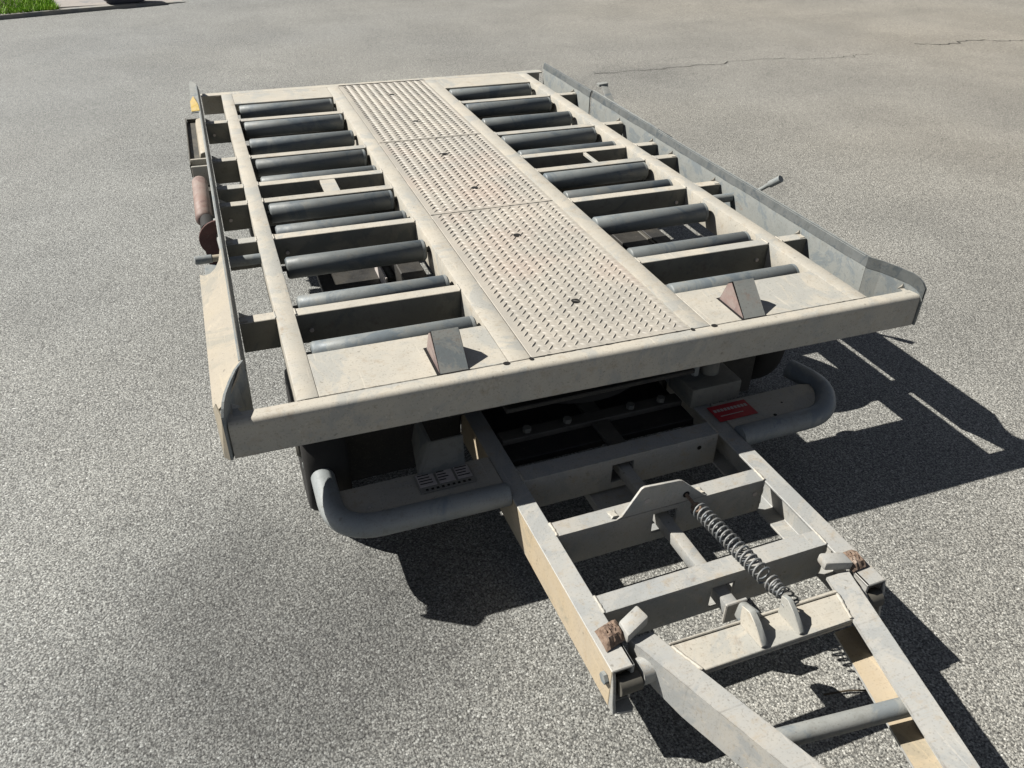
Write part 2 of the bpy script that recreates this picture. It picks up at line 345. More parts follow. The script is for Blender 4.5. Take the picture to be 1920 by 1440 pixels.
# crossbeams: channel with web on the near side
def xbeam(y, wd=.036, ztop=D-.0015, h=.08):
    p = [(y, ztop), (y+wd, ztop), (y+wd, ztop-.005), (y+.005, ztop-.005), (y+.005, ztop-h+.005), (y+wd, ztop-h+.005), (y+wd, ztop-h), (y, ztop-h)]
    o = MB().prism(p, 'x', -.797, .797).build('crossbeam', [M['cream'], M['grime_shade']], dolly, .0012)
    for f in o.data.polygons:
        if f.normal.z < .5: f.material_index = 1  # side faces get a darker tone that paints in the channel shade
    for sx_ in (-1, 1):
        for xx in (.772, .635):
            if random.random() < .8:
                MB().tube([(sx_*xx, y-.004, ztop-.045), (sx_*xx, y+.002, ztop-.045)], .0055, 8).build('hole_light_dot', M['print'], o)  # pale disc paints the light showing through a web hole
    return o
BY = [2.090, 1.620, 1.337, 1.185, .893, .428]
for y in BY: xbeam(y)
# side rails and centre rails
for s in (-1, 1):
    a, b_ = sorted((s*.668, s*.713))
    MB().box(a, b_, .0668, 2.5105, D-.085, D+.001).build('side_rail', M['cream'], dolly, .0025, 2)
    a, b_ = sorted((s*.2025, s*.2545))
    MB().box(a, b_, .068, 2.5105, D-.085, D+.001).build('centre_rail', M['cream'], dolly, .0025, 2)
    a, b_ = sorted((s*.2552, s*.6675))
    MB().box(a, b_, .0668, .240, D-.006, D+.0004).box(a, b_, .2382, .2400, D-.085, D-.0061).build('end_deck_plate', M['cream'], dolly, .001)  # second box is a downturned flange added to block a sliver of sun
    a, b_ = sorted((s*.2552, s*.6675))
    MB().box(a, b_, 2.345, 2.511, D-.006, D+.0004).build('end_deck_plate', M['cream'], dolly, .001)
# tread plates with raised bars
def tread(y0, y1):
    o = MB().box(-.2005, .2005, y0, y1, D-.008, D).build('tread_plate', M['tread'], dolly, .001)
    t = MB(); p = .0317; q_ = .0245
    def tear(cx, cy, a):
        hh = random.uniform(.7, 1.0); c, s_ = math.cos(a), math.sin(a); L, W, H = .0136, .0033, .0032
        P = [(-L, 0, 0), (-L*.35, -W, 0), (L*.35, -W, 0), (L, 0, 0), (L*.35, W, 0), (-L*.35, W, 0), (-L*.5, 0, H), (L*.5, 0, H)]
        t.add([(cx+x*c-y*s_, cy+x*s_+y*c, D-.0002+z*hh) for x, y, z in P], [[0, 1, 6], [1, 2, 7, 6], [2, 3, 7], [3, 4, 7], [4, 5, 6, 7], [5, 0, 6]])
    nx = int(.386/p)
    j = 0; y = y0+.014
    while y < y1-.010:
        for i in range(nx+1):
            x = -.192 + i*p + (p/2 if j % 2 else 0)
            if abs(x) < .191: tear(x+random.uniform(-.0004, .0004), y, rad(47) if j % 2 else rad(-43))
        y += q_/2; j += 1
    tt = t.build('raised_tread', M['tread'], o, kind='stuff')
    return o
tp = [tread(.0695, .9195), tread(.9245, 1.6495), tread(1.6545, 2.530)]
def ragged(parent, x0, x1, y, wd, z, seed):
    rr = random.Random(seed); n_ = int((x1-x0)/.006); mb = MB(); P = []
    for i in range(n_+1):
        wv = wd*rr.uniform(.25, 1.0)*(1.6 if rr.random() < .12 else 1); o_ = rr.gauss(0, wd*.25)
        P.append((x0+(x1-x0)*i/n_, y+o_-wv, y+o_+wv))
    for a, b_ in zip(P[:-1], P[1:]):
        mb.add([(a[0], a[1], z), (b_[0], b_[1], z), (b_[0], b_[2], z), (a[0], a[2], z)], [[0, 1, 2, 3]])
    return mb.build('dark_seam', M['dark'], parent)  # ragged dark strip laid along the seam
ragged(tp[0], -.198, .200, .0675, .0016, D+.0012, 1)
ragged(tp[0], -.199, .199, .922, .0028, D+.0009, 2)
ragged(tp[1], -.199, .199, 1.652, .0028, D+.0009, 3)
for s_ in (-1, 1):
    a, b_ = sorted((s_*.262, s_*.705)); ragged(dolly, a, b_, .0665, .0007, D+.0014, 5+s_)
def hole(parent, x, y, rx=.012, ry=.007, z=D+.0008, name='drain_hole'):
    pts = [(x+rx*math.cos(a*math.pi/6), y+ry*math.sin(a*math.pi/6)) for a in range(12)]
    return MB().prism(pts, 'z', z-.0006, z).build(name, M['dark'], parent)
for y, k in ((2.302, 2), (1.88, 2), (1.457, 1), (1.102, 1), (.702, 0), (.281, 0)): hole(tp[k], -.003, y, .011, .010, D+.0026)
for x in (-.262, -.2035, .2035, .262):
    hole(dolly, x, .0645, .008 if abs(x) > .23 else .005, .006, D+.0018, 'corner_slot')
# rollers
def roller(side, y, first):
    if first is None:
        o = MB().tube([(0, 0, 0), (.388, 0, 0)], .030, 28, chamfer=.005).build('roller', M['roller'], dolly, smooth=50)
        MB().tube([(-.012, 0, 0), (.400, 0, 0)], .008, 10).build('axle', M['under'], o)
        MB().tube([(.376, 0, 0), (.3835, 0, 0)], .0303, 28, cap=False).build('end_ring', M['galv_dark'], o)
    else: o = copy_part(first, dolly)
    o.location = ((-.654 if side < 0 else .263), y, D-.026)
    return o
RY = [2.300, 2.052, 1.825, 1.583, 1.402, 1.150, .972, .745, .510, .2785]
first = None
for s in (-1, 1):
    for y in RY:
        r0 = roller(s, y, first); first = first or r0
# bracing between the middle pair of beams
for x, wd in ((-.47, .05), (.49, .012)):
    MB().box(x, x+wd, 1.2215, 1.3365, D-.014, D-.003).build('tie_plate', M['cream'], dolly, .001)
# wedge stops
def wedge(x0, x1):
    o = MB()
    y0, ya, y1 = .069, .140, .181; h = .067
    o.add([(x0, y0, D), (x1, y0, D), (x0+.001, ya, D+h), (x1-.001, ya, D+h), (x0, y1, D), (x1, y1, D), (x0+.001, ya+.018, D+h-.012), (x1-.001, ya+.018, D+h-.012)],
          [[0, 1, 3, 2], [2, 3, 7, 6], [6, 7, 5, 4], [0, 4, 5, 1]])
    st = o.build('wedge_stop', M['stop'], dolly)
    for sx_, xx in ((-1, x0), (1, x1)):
        q = MB().sheet([(xx, y0+.004, D+.0005), (xx, y1-.002, D+.0005), (xx, ya+.016, D+h-.013), (xx, ya+.002, D+h-.004)], (sx_, 0, 0), -.0012)
        q.build('cheek_plate', M['red_paint'], st)
    MB().box(x0-.008, x1+.003, y0-.002, y1+.003, D-.0002, D+.0008).build('stop_slot', M['dark'], dolly)
wedge(-.410, -.347); wedge(.349, .409)

# side guides: upright plate, lip folded out and down, flared front end
def guide(s):
    root = bpy.data.objects.new('side_guide', None); C.objects.link(root); root.parent = dolly
    zt, zb, zl, zk = D+.046, D-.085, D+.010, D+.017
    segs = [(.185, 2.535)] if s < 0 else [(.185, 1.362), (1.366, 1.955), (1.956, 2.500)]
    offs = [0] if s < 0 else [0, .004, -.003]
    for (a, b_), of in zip(segs, offs):
        x = s*(.8+of); t = s*.005
        MB().prism([(x, zb), (x+t, zb), (x+t, zk), (x+t*2.2, zt+of*.5), (x+t*1.2, zt+of*.5), (x, zk)], 'y', a, b_).build('guide_plate', M['guide'], root, .0008)
        y = a; rr = random.Random(int(a*100)); mb = MB()
        while y < b_-.01:                       # scuffed rubbing strip along the top of the plate
            y2 = min(b_, y+rr.uniform(.05, .11)); j0 = rr.uniform(-.0015, .001)
            mb.hexa([(x-s*.0012, y, zk+.001+j0), (x+s*.003, y, zk+.001), (x+s*.003, y2, zk+.001), (x-s*.0012, y2, zk+.001+j0),
                     (x+s*.0048, y, zt-.0005), (x+s*.007, y, zt-.0005), (x+s*.007, y2, zt-.0005), (x+s*.0048, y2, zt-.0005)]); y = y2
        mb.build('rubbing_strip', M['scuff'], root)
    # flared front plate
    x0, x1 = s*.8008, s*.853
    ys = [(.185, zt), (.15, zt+.001), (.11, zt+.001), (.07, zt), (.050, zt-.005), (.038, zt-.013), (YF-.003, zt-.026)]
    top = []
    for y, z in ys:
        t = ((.185-y)/(.185-YF))**.75; top.append((x0+(x1-x0)*t, y, z))
    nb = len(top)
    mb = MB()
    for (xa, ya, za), (xb, yb, zb_) in zip(top[:-1], top[1:]):
        mb.hexa([(xa, ya, zb), (xa+s*.005, ya, zb), (xb+s*.005, yb, zb), (xb, yb, zb), (xa, ya, za), (xa+s*.005, ya, za), (xb+s*.005, yb, zb_), (xb, yb, zb_)])
    mb.build('flared_end', M['galv_dark'] if s < 0 else M['guide'], root)
    if s > 0:
        mb = MB()
        for (xa, ya, za), (xb, yb, zb_) in zip(top[:-1], top[1:]):
            mb.hexa([(xa-.0012, ya, za-.030), (xa+.002, ya, za-.030), (xb+.002, yb, zb_-.030), (xb-.0012, yb, zb_-.030), (xa-.0012, ya, za+.0006), (xa+.002, ya, za+.0006), (xb+.002, yb, zb_+.0006), (xb-.0012, yb, zb_+.0006)])
        mb.build('rubbing_strip', M['scuff'], root)
    # lip
    def L(u, y, of=0.0): return (s*(.806+of+.067*u), y, zt+(zl-zt)*u)
    front = [(0, .186), (.08, .160), (.22, .130), (.45, .098), (.70, .070), (.90, .062), (1, .085)]
    nrm = (s*.46, 0, .89)
    lm = M['lip'] if s < 0 else M['galv_dark']
    if s < 0:
        p1 = [L(*q) for q in front] + [L(1, .700), L(.85, .680), L(.6, .668), L(.38, .680), L(.22, .71), L(.12, .77), L(0, .77)]
        MB().sheet(p1, nrm, .005).build('guide_lip', lm, root)
        MB().sheet([L(0, .77), L(.1, .77), L(.1, 2.30), L(0, 2.30)], nrm, .004).build('guide_lip', M['galv'], root)
        p2 = [(-.806, 2.10, zt), (-.842, 2.13, zt-.010), (-.840, 2.40, zt+.004), (-.836, 2.53, zt+.006), (-.828, 2.60, zt+.002), (-.806, 2.535, zt)]
        MB().sheet(p2, (-.25, 0, .97), .004).build('guide_lip', M['galv'], root)
        MB().sheet([(-.809, 2.11, zt+.0015), (-.840, 2.135, zt-.0065), (-.8405, 2.26, zt-.001), (-.826, 2.33, zt+.003), (-.811, 2.20, zt+.002)], (-.25, 0, .97), .0015).build('paint_patch', M['yellow'], root)
    else:
        cuts = [(front, 1.36, 0), (None, 1.95, .004), (None, 2.50, -.003)]
        ya = None
        for fr, yb, of in cuts:
            st = [L(0, .20, of), L(1, .26, of)] if fr else [L(0, ya+.004, of), L(1, ya+.004, of)]
            MB().sheet(st + [L(1, yb, of), L(0, yb, of)], nrm, .005).build('guide_lip', lm, root)
            ya = yb
    # narrow return at the front end, turned back
    MB().sheet([(s*.8585, YF-.003, zb), (s*.870, YF+.010, zb), (s*.8725, .075, zl+.002), (s*.866, .06, zt-.014), (s*.8585, YF-.002, zt-.028)], (s*.7, -.7, 0), .003).build('end_return', M['lip'] if s < 0 else M['galv_dark'], root)
    return root
gl = guide(-1); grt = guide(1)
# weld beads where beams meet the guides
for y in BY + [.05]:
    for s in (-1, 1):
        x = s*(.795 if y > .1 else .838)
        MB().sheet([(x-s*.018, y+.004, D+.0004), (x, y+.004, D+.0004), (x, y+.030, D+.0004), (x-s*.010, y+.030, D+.0004)], (0, 0, 1), .001).add(
            [(x-s*.020, y+.032, D), (x, y+.028, D), (x, y+.034, D+.012), (x-s*.006, y+.030, D+.006)], [[0, 1, 2], [0, 2, 3], [0, 3, 1], [1, 3, 2]]).build('weld_bead', M['cream'], dolly)
# cross shaft stubs between rail and guide
for s in (-1, 1):
    a, b_ = sorted((s*.7135, s*.796))
    MB().tube([(a, .822, D-.022), (b_, .822, D-.022)], .0145, 12).build('shaft_stub', M['galv_dark'], dolly)

# left-hand locking gear, in the gap of the lip
mech = bpy.data.objects.new('locking_gear', None); C.objects.link(mech); mech.parent = dolly
zl = D-.045
MB().box(-.869, -.805, 1.73, 2.30, zl-.004, zl).box(-.874, -.8695, 1.70, 2.30, zl-.03, zl+.016).box(-.868, -.806, 2.285, 2.292, zl, zl+.014).build('gear_tray', M['under'], mech, .001)
MB().hexa([(-.838, 1.80, zl+.001), (-.807, 1.80, zl+.001), (-.807, 2.25, zl+.001), (-.838, 2.25, zl+.001), (-.832, 1.80, zl+.022), (-.807, 1.80, zl+.028), (-.807, 2.25, zl+.028), (-.832, 2.25, zl+.022)]).build('slide_bar', M['lip'], mech, .002)
for y in (1.655, 1.735):
    MB().box(-.869, -.807, y, y+.010, zl-.05, zl+.022).build('rib', M['cream'], mech, .0015)
MB().box(-.868, -.806, 1.20, 1.650, zl-.052, zl-.046).build('backing_plate', M['under'], mech, .001)
MB().tube([(-.850, 1.245, zl-.015), (-.850, 1.600, zl-.015)], .026, 16, chamfer=.010).build('roller_handle', M['handle'], mech, smooth=50)
MB().tube([(-.842, 1.16, zl-.015), (-.842, 1.244, zl-.015)], .021, 14).build('handle_collar', M['rubber'], mech)
disc = [(-.806+.062*math.cos(rad(a))*1.0, D-.020+.058*math.sin(rad(a))) for a in range(95, 216, 12)] + [(-.852, D-.11), (-.806, D-.11)]
MB().prism(disc, 'y', .985, .991).build('pawl_plate', M['maroon'], mech, .001)
MB().tube([(-.817, 1.10, D-.005), (-.812, 1.03, D+.004), (-.815, .96, D-.012), (-.811, .86, D-.01)], .0045, 8).build('pull_wire', M['galv'], mech)
MB().tube([(-.884, .842, D-.013), (-.838, .842, D-.013)], .0115, 14, chamfer=.002).build('stop_pin', M['galv'], mech)
MB().tube([(-.8375, .842, D-.013), (-.806, .842, D-.013)], .0095, 12).build('pin_bush', M['lip'], mech)
MB().box(-.868, -.807, .70, .985, D-.10, D-.094).box(-.868, -.807, .690, .696, D-.1, D-.012).build('gear_floor', M['galv_dark'], mech, .001)
MB().box(-.812, -.807, 1.19, 1.235, D-.01, D+.022).build('clip', M['galv'], mech, .001)
# right-hand levers
MB().tube([(.845, .80, .455), (.862, .765, .482), (.874, .742, .505), (.8755, .738, .508), (.888, .706, .536)], [.006, .0065, .007, .0115, .0115], 12).build('release_lever', M['galv_dark'], dolly, smooth=50)
lv = MB().hexa([(.84, 1.85, .475), (.874, 1.85, .470), (.874, 1.86, .470), (.84, 1.86, .475), (.852, 1.965, .528), (.886, 1.965, .524), (.886, 1.972, .527), (.852, 1.972, .531)])
lv.hexa([(.844, 1.962, .520), (.886, 1.964, .524), (.886, 1.99, .524), (.844, 1.99, .520), (.842, 1.962, .531), (.886, 1.964, .534), (.886, 1.99, .534), (.842, 1.99, .531)])
lv.build('hooked_lever', M['galv'], dolly, .0015)

# ------------------------------------------------------------------ chassis under the deck
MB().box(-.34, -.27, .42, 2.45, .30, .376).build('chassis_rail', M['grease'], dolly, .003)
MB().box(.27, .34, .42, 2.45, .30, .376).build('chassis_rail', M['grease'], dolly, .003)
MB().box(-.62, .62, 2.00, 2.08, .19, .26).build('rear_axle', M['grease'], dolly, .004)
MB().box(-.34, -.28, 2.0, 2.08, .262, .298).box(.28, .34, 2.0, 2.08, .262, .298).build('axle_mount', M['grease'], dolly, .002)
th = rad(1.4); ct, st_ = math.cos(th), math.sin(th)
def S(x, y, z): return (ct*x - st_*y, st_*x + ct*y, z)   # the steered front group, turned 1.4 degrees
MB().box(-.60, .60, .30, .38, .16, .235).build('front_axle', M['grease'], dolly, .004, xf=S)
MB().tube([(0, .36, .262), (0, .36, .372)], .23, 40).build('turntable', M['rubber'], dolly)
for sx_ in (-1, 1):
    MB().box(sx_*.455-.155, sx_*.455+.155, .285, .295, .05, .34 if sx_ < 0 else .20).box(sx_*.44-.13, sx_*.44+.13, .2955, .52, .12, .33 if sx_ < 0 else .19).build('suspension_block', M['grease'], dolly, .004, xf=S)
MB().box(-.2435, .2655, .075, .60, .160, .180).box(-.35, .35, .22, .52, .236, .256).box(-.245, .267, .105, .36, .300, .312).build('blackout_plate', M['grease'], dolly, .002, xf=S)  # dark plates added to black out lit gaps and stop stray sun
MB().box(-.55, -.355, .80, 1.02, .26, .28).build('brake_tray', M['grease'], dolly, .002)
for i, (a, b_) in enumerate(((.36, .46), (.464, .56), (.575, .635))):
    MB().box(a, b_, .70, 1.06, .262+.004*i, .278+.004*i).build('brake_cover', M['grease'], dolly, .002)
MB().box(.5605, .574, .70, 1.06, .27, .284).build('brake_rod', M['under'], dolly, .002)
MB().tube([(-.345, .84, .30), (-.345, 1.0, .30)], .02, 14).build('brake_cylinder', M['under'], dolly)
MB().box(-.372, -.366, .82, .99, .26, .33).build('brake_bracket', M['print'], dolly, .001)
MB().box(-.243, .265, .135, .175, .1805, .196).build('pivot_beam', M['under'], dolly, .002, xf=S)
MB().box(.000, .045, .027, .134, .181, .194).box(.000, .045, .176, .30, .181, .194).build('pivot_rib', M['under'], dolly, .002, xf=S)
for x in (-.17, -.06, .12, .21): MB().tube([(x, .155, .196), (x, .155, .208)], .011, 6).build('pivot_bolt', M['grime_shade'], dolly, xf=S)
def wheel(x, y, first=None):
    if first is None:
        prof = [(.115, -.045), (.150, -.052), (.172, -.050), (.181, -.040), (.185, -.020), (.185, .020), (.181, .040), (.172, .050), (.150, .052), (.115, .045)]
        n = 40; mb = MB(); k = len(prof)
        for i in range(n):
            a = 2*math.pi*i/n
            mb.v += [(xx, r*math.cos(a), r*math.sin(a)) for r, xx in prof]
        for i in range(n):
            for j in range(k-1):
                mb.f.append([i*k+j, i*k+j+1, ((i+1) % n)*k+j+1, ((i+1) % n)*k+j])
        o = bpy.data.objects.new('wheel', None); C.objects.link(o); o.parent = dolly
        mb.build('tyre', M['rubber'], o, smooth=60)
        MB().tube([(-.04, 0, 0), (.04, 0, 0)], .116, 32).build('rim', M['under'], o)
        MB().tube([(-.058, 0, 0), (-.041, 0, 0)], .045, 20, chamfer=.005).build('hub', M['under'], o)
        for q in range(5):
            a = q*1.2566
            MB().tube([(-.05, .07*math.cos(a), .07*math.sin(a)), (-.041, .07*math.cos(a), .07*math.sin(a))], .009, 6).build('wheel_bolt', M['galv_dark'], o)
    else: o = copy_part(first, dolly)
    o.location = (x, y, .185)
    if x > 0: o.rotation_euler = (0, 0, math.pi)
    return o
w0 = wheel(-.665, .315); wheel(.655, .475, w0); wheel(-.655, 2.04, w0); wheel(.655, 2.04, w0)

# ------------------------------------------------------------------ bumper and step
def bez(pts, n=6):
    """polyline with rounded joints"""
    P = [Vector(p) for p in pts]; o = [P[0]]
    for a, b_, c in zip(P[:-2], P[1:-1], P[2:]):
        k = min(.10, (a-b_).length*.49, (c-b_).length*.49)
        p0 = b_+(a-b_).normalized()*k; p1 = b_+(c-b_).normalized()*k
        for i in range(n+1):
            t = i/n; o.append((1-t)**2*p0+2*t*(1-t)*b_+t*t*p1)
    o.append(P[-1]); return o
MB().tube(bez([(-.676, .17, .198), (-.680, -.040, .198), (-.2975, -.044, .194)], 9), .027, 24).build('bumper_tube', M['bump'], dolly, smooth=60, xf=S)
MB().tube(bez([(.3195, -.046, .194), (.585, -.046, .198), (.660, .06, .198), (.628, .165, .198)], 9), .027, 24).build('bumper_tube', M['bump'], dolly, smooth=60, xf=S)
MB().prism([(-.662, .086), (-.666, .02), (-.650, -.02), (-.60, -.042), (-.298, -.042), (-.298, .086)], 'z', .196, .203).build('step_plate', M['cream'], dolly, .0008, xf=S)
MB().prism([(.320, .086), (.320, -.042), (.572, -.042), (.622, .02), (.640, .07), (.60, .086)], 'z', .196, .203).build('step_plate', M['cream'], dolly, .0008, xf=S)
for k, (x, y) in enumerate(((-.60, .01), (-.575, -.012), (-.50, -.02), (-.46, -.018), (.50, .03), (.45, -.01), (.53, -.02))):
    MB().tube([(x, y, .203), (x, y, .2036)], .003+.002*(k % 2), 8).build('paint_chip', M['dark'] if k % 3 else M['print'], dolly, xf=S)
np_ = MB().box(-.484, -.352, .010, .074, .2045, .2065).build('name_plate', M['plate'], dolly, .0006, xf=S)
for x0, x1 in ((-.480, -.440), (-.434, -.396), (-.390, -.356)):
    MB().box(x0, x1, .028, .072, .207, .2075).build('plate_panel', M['print'], np_, xf=S)
tx = MB()
for r_ in range(4):
    for cidx in range(3):
        x = -.477+cidx*.0445; y = .066-r_*.0095; tx.box(x, x+random.uniform(.016, .032), y, y+.003, .2078, .2081)
for k in range(9): tx.box(-.470+k*.0125, -.464+k*.0125, .015, .021, .2068, .2071)
tx.build('plate_print', M['dark'], np_, xf=S)
stk = MB().box(.298, .412, .010, .074, .2045, .2052).build('red_sticker', M['sticker'], dolly, xf=S)
tx = MB()
for k in range(10): tx.box(.306+k*.0102, .3135+k*.0102, .047, .058, .2055, .2057)
tx.box(.312, .38, .028, .031, .2055, .2057)
tx.build('sticker_print', M['print'], stk, xf=S)
# pocket bracket on the left of the step and support block on the right
pk = MB()
pk.hexa([(-.474, .075, .2045), (-.466, .068, .2045), (-.445, .20, .2045), (-.452, .205, .2045), (-.437, .108, .268), (-.428, .104, .268), (-.428, .21, .268), (-.437, .215, .268)])
pk.hexa([(-.466, .066, .2045), (-.36, .070, .2045), (-.36, .078, .2045), (-.466, .074, .2045), (-.430, .104, .268), (-.352, .106, .268), (-.352, .112, .268), (-.430, .110, .268)])
pk.build('pocket_bracket', M['grime_shade'], dolly, .0015, xf=S)
MB().box(.255, .405, .085, .20, .2045, .262).build('support_block', M['grime_shade'], dolly, .006, 2, xf=S)
MB().tube([(.345, .15, .262), (.345, .15, .325)], .024, 16).build('support_pad', M['grime_shade'], dolly, xf=S)
MB().tube([(.300, .15, .262), (.300, .15, .318)], .010, 10).build('adjuster_bolt', M['galv'], dolly, xf=S)

# ------------------------------------------------------------------ drawbar frame
def chan(x_out, x_in, z0, z1, y0, y1, t=.006):
    s = 1 if x_in > x_out else -1
    p = [(x_out, z0), (x_in, z0), (x_in, z0+t), (x_out+s*t, z0+t), (x_out+s*t, z1-t), (x_in, z1-t), (x_in, z1), (x_out, z1)]
    return MB().prism(p, 'y', y0, y1)
ZF = .200
for s, xo, xi in ((-1, -.296, -.250), (1, .318, .272)):
    m_ = chan(xo, xi, ZF-.098, ZF, -.552, .30)
    o = m_.build('frame_rail', [M['drawbar'], M['tan']], dolly, .0015, xf=S)
    for f in o.data.polygons:
        if f.normal.z < .5 and f.normal.x < -.5 and s < 0: f.material_index = 1
    # rounded cheek that carries the hinge pin
    ck = [(-.5525, ZF-.098), (-.5525, ZF-.002), (-.558, ZF-.020), (-.563, ZF-.045), (-.566, ZF-.072), (-.570, ZF-.088), (-.572, ZF-.098)]
    a, b_ = sorted((xo-s*.0072, xi+s*.004))
    MB().prism([(a, -.5525), (b_, -.5525), (b_, -.572), (b_-.006, -.580), (a, -.574)] if s < 0 else [(a, -.5525), (b_, -.5525), (b_, -.590), (a, -.570)], 'z', ZF-.098, ZF-.092).build('hinge_floor', M['drawbar'], o, .001, xf=S)
    a, b_ = sorted((xo, xo-s*.007))
    MB().prism(ck, 'x', a, b_).build('hinge_cheek', M['drawbar'], o, .001, xf=S)
    a, b_ = sorted((xi, xi+s*.006))
    MB().prism([(-.552, ZF-.1), (-.552, ZF-.0), (-.50, ZF-.0), (-.50, ZF-.1)], 'x', a, b_).build('inner_cheek', M['drawbar'], o, .001, xf=S)
    MB().tube([(xo-s*.012, -.556, ZF-.040), (xo-s*.055, -.556, ZF-.040)], .019, 18).build('hinge_pin', M['under'], o, xf=S)
    MB().tube([(xo+s*.001, -.535, ZF-.035), (xo+s*.008, -.535, ZF-.035)], .012, 6).build('pin_nut', M['galv_dark'], o, xf=S)
def xmember(name, y, wd, zb, hole_=None, x0=-.2495, x1=.2715, z1=ZF+.001):
    mb = MB()
    mb.box(x0, x1, y, y+wd, z1-.006, z1)
    mb.box(x0, x1, y+.007, y+wd, zb, zb+.006)
    if hole_:
        ha, hb, hz0, hz1 = hole_
        mb.box(x0, ha, y, y+.0065, zb, z1-.006); mb.box(hb, x1, y, y+.0065, zb, z1-.006)
        mb.box(ha, hb, y, y+.0065, zb, hz0); mb.box(ha, hb, y, y+.0065, hz1, z1-.006)
    else: mb.box(x0, x1, y, y+.0065, zb, z1-.006)
    o = mb.build(name, M['drawbar'], dolly, xf=S)
    return o
xmember('cross_member', -.024, .05, .108, (-.022, .036, .128, .182))
x1m = xmember('cross_member', -.212, .042, .106, (-.018, .042, .130, .188))
xmember('cross_member', -.430, .044, .104, (-.006, .050, .118, .175))
# bright hole dots on the members
for (x, y, z, r_, mt) in ((.253, -.2125, .164, .006, 'print'), (-.235, -.2125, .16, .004, 'dark'), (.22, -.0245, .17, .006, 'dark')):
    MB().tube([(x, y, z), (x, y-.0008, z)], r_, 10).build('rivet_hole', M[mt], dolly, xf=S)
sp = MB().prism([(-.110, ZF+.0012), (-.098, ZF+.006), (-.057, .272), (-.050, .2755), (.036, .2685), (.045, .265), (.108, ZF+.006), (.118, ZF+.0012)], 'y', -.2115, -.2055).build('spring_plate', M['drawbar'], dolly, .0006, xf=S)
MB().tube([(-.040, -.2114, .234), (-.040, -.2123, .234)], .0065, 12).build('plate_hole', M['print'], sp, xf=S)  # pale disc stands for lit ground seen through the hole
MB().tube([(.060, -.2114, .222), (.060, -.2123, .222)], .0085, 12).build('plate_hole', M['dark'], sp, xf=S)
for a, b_ in (((-.120, -.100), 0), ((.098, .118), 0)):
    x0, x1 = a
    MB().hexa([(x0, -.2055, ZF+.0012), (x1, -.2055, ZF+.0012), (x1, -.18, ZF+.0012), (x0, -.18, ZF+.0012), (x0+.004, -.2054, ZF+.008), (x1-.004, -.2054, ZF+.008), (x1-.004, -.19, ZF+.002), (x0+.004, -.19, ZF+.002)]).build('weld_seam', M['cream'], sp, xf=S)
# centre slider tube with end plate, latch and bracket
MB().box(.001, .030, -.470, .08, .1375, .1665).build('slider_tube', M['drawbar'], dolly, .003, 2, xf=S)
MB().box(-.002, .048, -.478, -.4705, .118, .172).build('slider_end_plate', M['drawbar'], dolly, .002, xf=S)
# lower centre beam of the frame, half hidden
MB().box(-.075, .06, -.10, .02, .075, .100).build('lower_tie', M['drawbar'], dolly, .002, xf=S)
def weld(p0, p1, r=.0035, xf=S, mat='cream'):
    p0, p1 = Vector(p0), Vector(p1); n_ = max(3, int((p1-p0).length/.006)); rr = random.Random(int(p0.x*7e4+p1.y*3e4))
    pts = [p0.lerp(p1, i/n_)+Vector((rr.uniform(-1, 1), rr.uniform(-1, 1), 0))*r*.25 for i in range(n_+1)]
    MB().tube(pts, [r*rr.uniform(.65, 1.15) for _ in pts], 6).build('weld_bead', M[mat], dolly, smooth=80, xf=xf)
for y, wd in ((-.212, .042), (-.430, .044)):
    for x in (-.2497, .2717):
        weld((x, y+.001, ZF+.0005), (x, y+wd, ZF+.0005)); weld((x, y, ZF-.004), (x, y, ZF-.085), .003)
for x in (-.2497, .2717): weld((x, -.023, ZF+.0005), (x, .025, ZF+.0005))
for y in BY:
    for s in (-1, 1):
        for x in (.2558, .6665, .7142):
            weld((s*x, y+.002, D-.001), (s*x, y+.034, D-.001), .0028, None)
# stop lugs over the hinges, on rusty welds
for s, xr0, xr1, xl0, xl1 in ((-1, -.287, -.238, -.243, -.188), (1, .309, .268, .272, .212)):
    rb = MB(); rr = random.Random(5+s)
    nx, ny = 16, 12
    for i in range(nx):
        for j in range(ny):
            u, v = i/(nx-1), j/(ny-1)
            h = .018*min(1, 4*min(u, 1-u)+.15)*min(1, 4*min(v, 1-v)+.15)*(1 if s < 0 else .8)
            rb.v.append((xr0+(xr1-xr0)*u, -.512+.050*v+(.012*u if s < 0 else -.002*u), ZF+.0015+h+rr.uniform(-.0032, .0026)*(h > .004)))
    for i in range(nx-1):
        for j in range(ny-1): rb.f.append([i*ny+j, (i+1)*ny+j, (i+1)*ny+j+1, i*ny+j+1])
    rb.build('rusty_weld', M['rust'], dolly, smooth=25, xf=S)
    dz = .006
    if s < 0:
        q = [(xl0, -.508, ZF-.002), (xl1, -.486, ZF+.004), (xl1-.006, -.452, ZF+.004), (xl0, -.470, ZF-.002), (xl0, -.508, ZF+.021), (xl1, -.486, ZF+.030), (xl1-.008, -.452, ZF+.030), (xl0, -.470, ZF+.021)]
    else:
        q = [(xl1, -.492, ZF+.004), (xl0, -.506, ZF-.002), (xl0, -.472, ZF-.002), (xl1+.004, -.462, ZF+.004), (xl1, -.492, ZF+.026), (xl0, -.506, ZF+.020), (xl0, -.472, ZF+.020), (xl1+.006, -.462, ZF+.026)]
    MB().hexa(q).build('stop_lug', M['drawbar'], dolly, .005, 2, xf=S)

